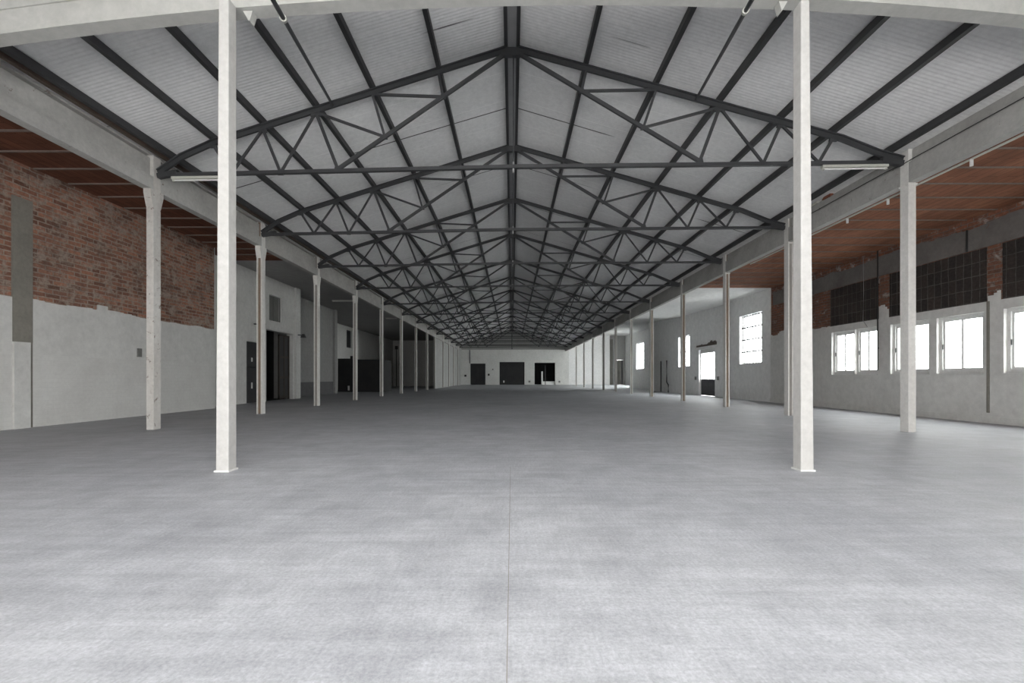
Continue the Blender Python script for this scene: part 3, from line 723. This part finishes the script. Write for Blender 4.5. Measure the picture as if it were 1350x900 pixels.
tag(MB().tube([(XR - .08, 14.8, ZRC - .03), (XR - .08, 14.78, 3.9), (XR - .07, 14.82, 2.95), (XR - .06, 14.65, 2.72)], .008, 6).build('cable', 'grey_steel'), 'thin grey cable hanging from the right aisle ceiling past the block infill', 'cable')
tag(MB().tube([(XR - .0565, 11.45, 4.25), (XR - .0565, 11.45, 4.80)], .02, 8).build('rod', 'black_plastic'), 'short dark rod high on the lintel band above the right windows', 'rod')
# switch boxes
def boxx(x0, x1, y0, y1, z0, z1, mat, label, cat='box', name='switch_box'):
    t = thing(name, label, cat, ((x0 + x1) / 2, (y0 + y1) / 2, z0))
    MB().box(x0, x1, y0, y1, z0, z1).build('case', mat, t)
    fx = .006
    if (x1 - x0) < (y1 - y0):
        s = -1 if x0 > 0 else 1; xf = x0 if s < 0 else x1
        MB().box(xf, xf + s * fx, y0 + .015, y1 - .015, z0 + .015, z1 - .015).build('cover', mat, t)
    else:
        MB().box(x0 + .03, x1 - .03, y0 - fx, y0, z0 + .03, z1 - .03).build('cover', mat, t)
boxx(-10.575, -10.535, 12.83, 12.96, 1.68, 1.92, 'louvre', 'small grey switch box on the white lower left wall')
boxx(-5.55 + 1.95, -3.35, YE - .12, YE, 1.35, 1.65, 'black_plastic', 'dark switch box on the end wall right of the left door')
boxx(-7.1, -6.8, YE - .12, YE, 1.2, 1.5, 'black_plastic', 'dark box on the end wall left of the left door')
boxx(2.45, 2.75, YE - .1, YE, .35, .62, 'louvre', 'small grey socket low on the end wall left of the right doorway')
boxx(6.95, 7.2, YE - .1, YE, .32, .6, 'louvre', 'small grey socket low on the end wall right of the right doorway')
boxx(XR - .07, XR - .025, 28.3, 28.5, .95, 1.15, 'louvre', 'small grey box on the right wall left of the glazed door')
boxx(XR - .07, XR - .025, 25.2, 25.4, .95, 1.15, 'louvre', 'small grey box on the right wall right of the glazed door')
tag(MB().tube([(-8.0, YE - .03, 1.36), (-7.12, YE - .03, 1.36)], .02, 6).build('conduit', 'grey_steel'), 'grey conduit leading to the dark box on the end wall', 'conduit')
tag(MB().tube([(-6.30, YE - .065, 3.2), (-6.30, YE - .065, 5.2)], .06, 8).build('downpipe', 'grey_door'), 'dark pipe above the left door of the end wall', 'pipe')
def wall_lamp(p, d, label):
    t = thing('wall_lamp', label, 'lamp', p); x, y, z = p
    q = (x + d[0] * .28, y + d[1] * .28, z - .02)
    MB().tube([p, q], .025, 8).build('arm', 'grey_door', t)
    MB().frustum((q[0] - .11, q[0] + .11, q[1] - .11, q[1] + .11, z - .14), (q[0] - .05, q[0] + .05, q[1] - .05, q[1] + .05, z + .04)).build('shade', 'grey_door', t)
wall_lamp((-11.2, 19.75, 3.42), (1, 0), 'small grey wall lamp over the dark left door')
wall_lamp((-11.1, 23.6, 3.3), (1, 0), 'small grey wall lamp on the pier right of the left doorway')
wall_lamp((-2.85, YE, 2.35), (0, -1), 'small dark wall lamp on the end wall between left door and middle shutter')
ps = thing('standpipe', 'dark standpipe with a round head against the left cross wall', 'pipe', (-14.4, 56.7, 0))
MB().tube([(-14.4, 56.7, 0), (-14.4, 56.7, 4.6)], .06, 8).build('pipe', 'grey_door', ps)
MB().tube([(-14.4, 56.7, 4.6), (-14.4, 56.7, 5.0)], .18, 12).build('head', 'black_plastic', ps)
# broken roof tiles left on the right girder top
for k, (y, l, mt) in enumerate(((11.4, .30, 'terracotta'), (11.9, .26, 'fixture_white'), (12.4, .34, 'terracotta'))):
    tag(MB().frustum((AR - .05, AR + .06, y, y + l, GTR + .001), (AR - .02, AR + .05, y + .02, y + l - .03, GTR + .07)).build('tile_fragment', mt), ['reddish tile fragment on the right girder top, nearest of three', 'pale tile fragment on the right girder top between two red ones', 'reddish tile fragment on the right girder top, farthest of three'][k], 'tile', 'tile fragments on the right girder')

# ------------------------------------------------------------------ light: daylight through windows plus the added gate and rooflight
w = bpy.data.worlds.new('daylight'); S.world = w; w.use_nodes = True
bg = w.node_tree.nodes['Background']; bg.inputs[0].default_value = (1.0, .99, .975, 1); bg.inputs[1].default_value = 17.5
def portal(name, loc, rot, sx, sy):
    l = bpy.data.lights.new(name, 'AREA'); l.shape = 'RECTANGLE'; l.size = sx; l.size_y = sy; l.cycles.is_portal = True
    o = bpy.data.objects.new(name, l); C.objects.link(o); o.location = loc; o.rotation_euler = rot
R90 = math.pi / 2
portal('daylight_gate', (0, YB - .25, 1.4), (R90, 0, 0), 7.2, 2.8)  # portal of the added gate behind the camera
portal('daylight_rooflight', (0, -1, ZR + .1), (0, 0, 0), 3.6, 2.6)  # portal of the added roof opening
for k, (a, b_) in enumerate(win): portal('daylight_window', (XR + .4, (a + b_) / 2, (SZ0 + SZ1) / 2), (0, R90, 0), SZ1 - SZ0, b_ - a)
for (a, b_, c, d) in hE: portal('daylight_window', (XR + .4, (a + b_) / 2, (c + d) / 2), (0, R90, 0), d - c, b_ - a)
portal('daylight_window', (12.75, 44.1, 3.2), (0, R90, 0), 2.6, 2.6)
portal('daylight_window', (17.4, 55.5, 2.95), (0, R90, 0), 3.9, 11)  # portal of the unseen window added at the far right

# ------------------------------------------------------------------ camera
cam = bpy.data.cameras.new('camera'); co = bpy.data.objects.new('camera', cam); C.objects.link(co)
co.location = (0, 0, H); co.rotation_euler = (R90, 0, 0)
cam.sensor_width = 36; cam.lens = F / 1350 * 36; cam.shift_y = 47.3 / 1350; cam.clip_end = 300; cam.clip_start = .05
S.camera = co
S.view_settings.view_transform = 'Standard'; S.view_settings.look = 'None'
S.view_settings.exposure = 0.1; S.view_settings.gamma = 1; S.view_settings.use_curve_mapping = False
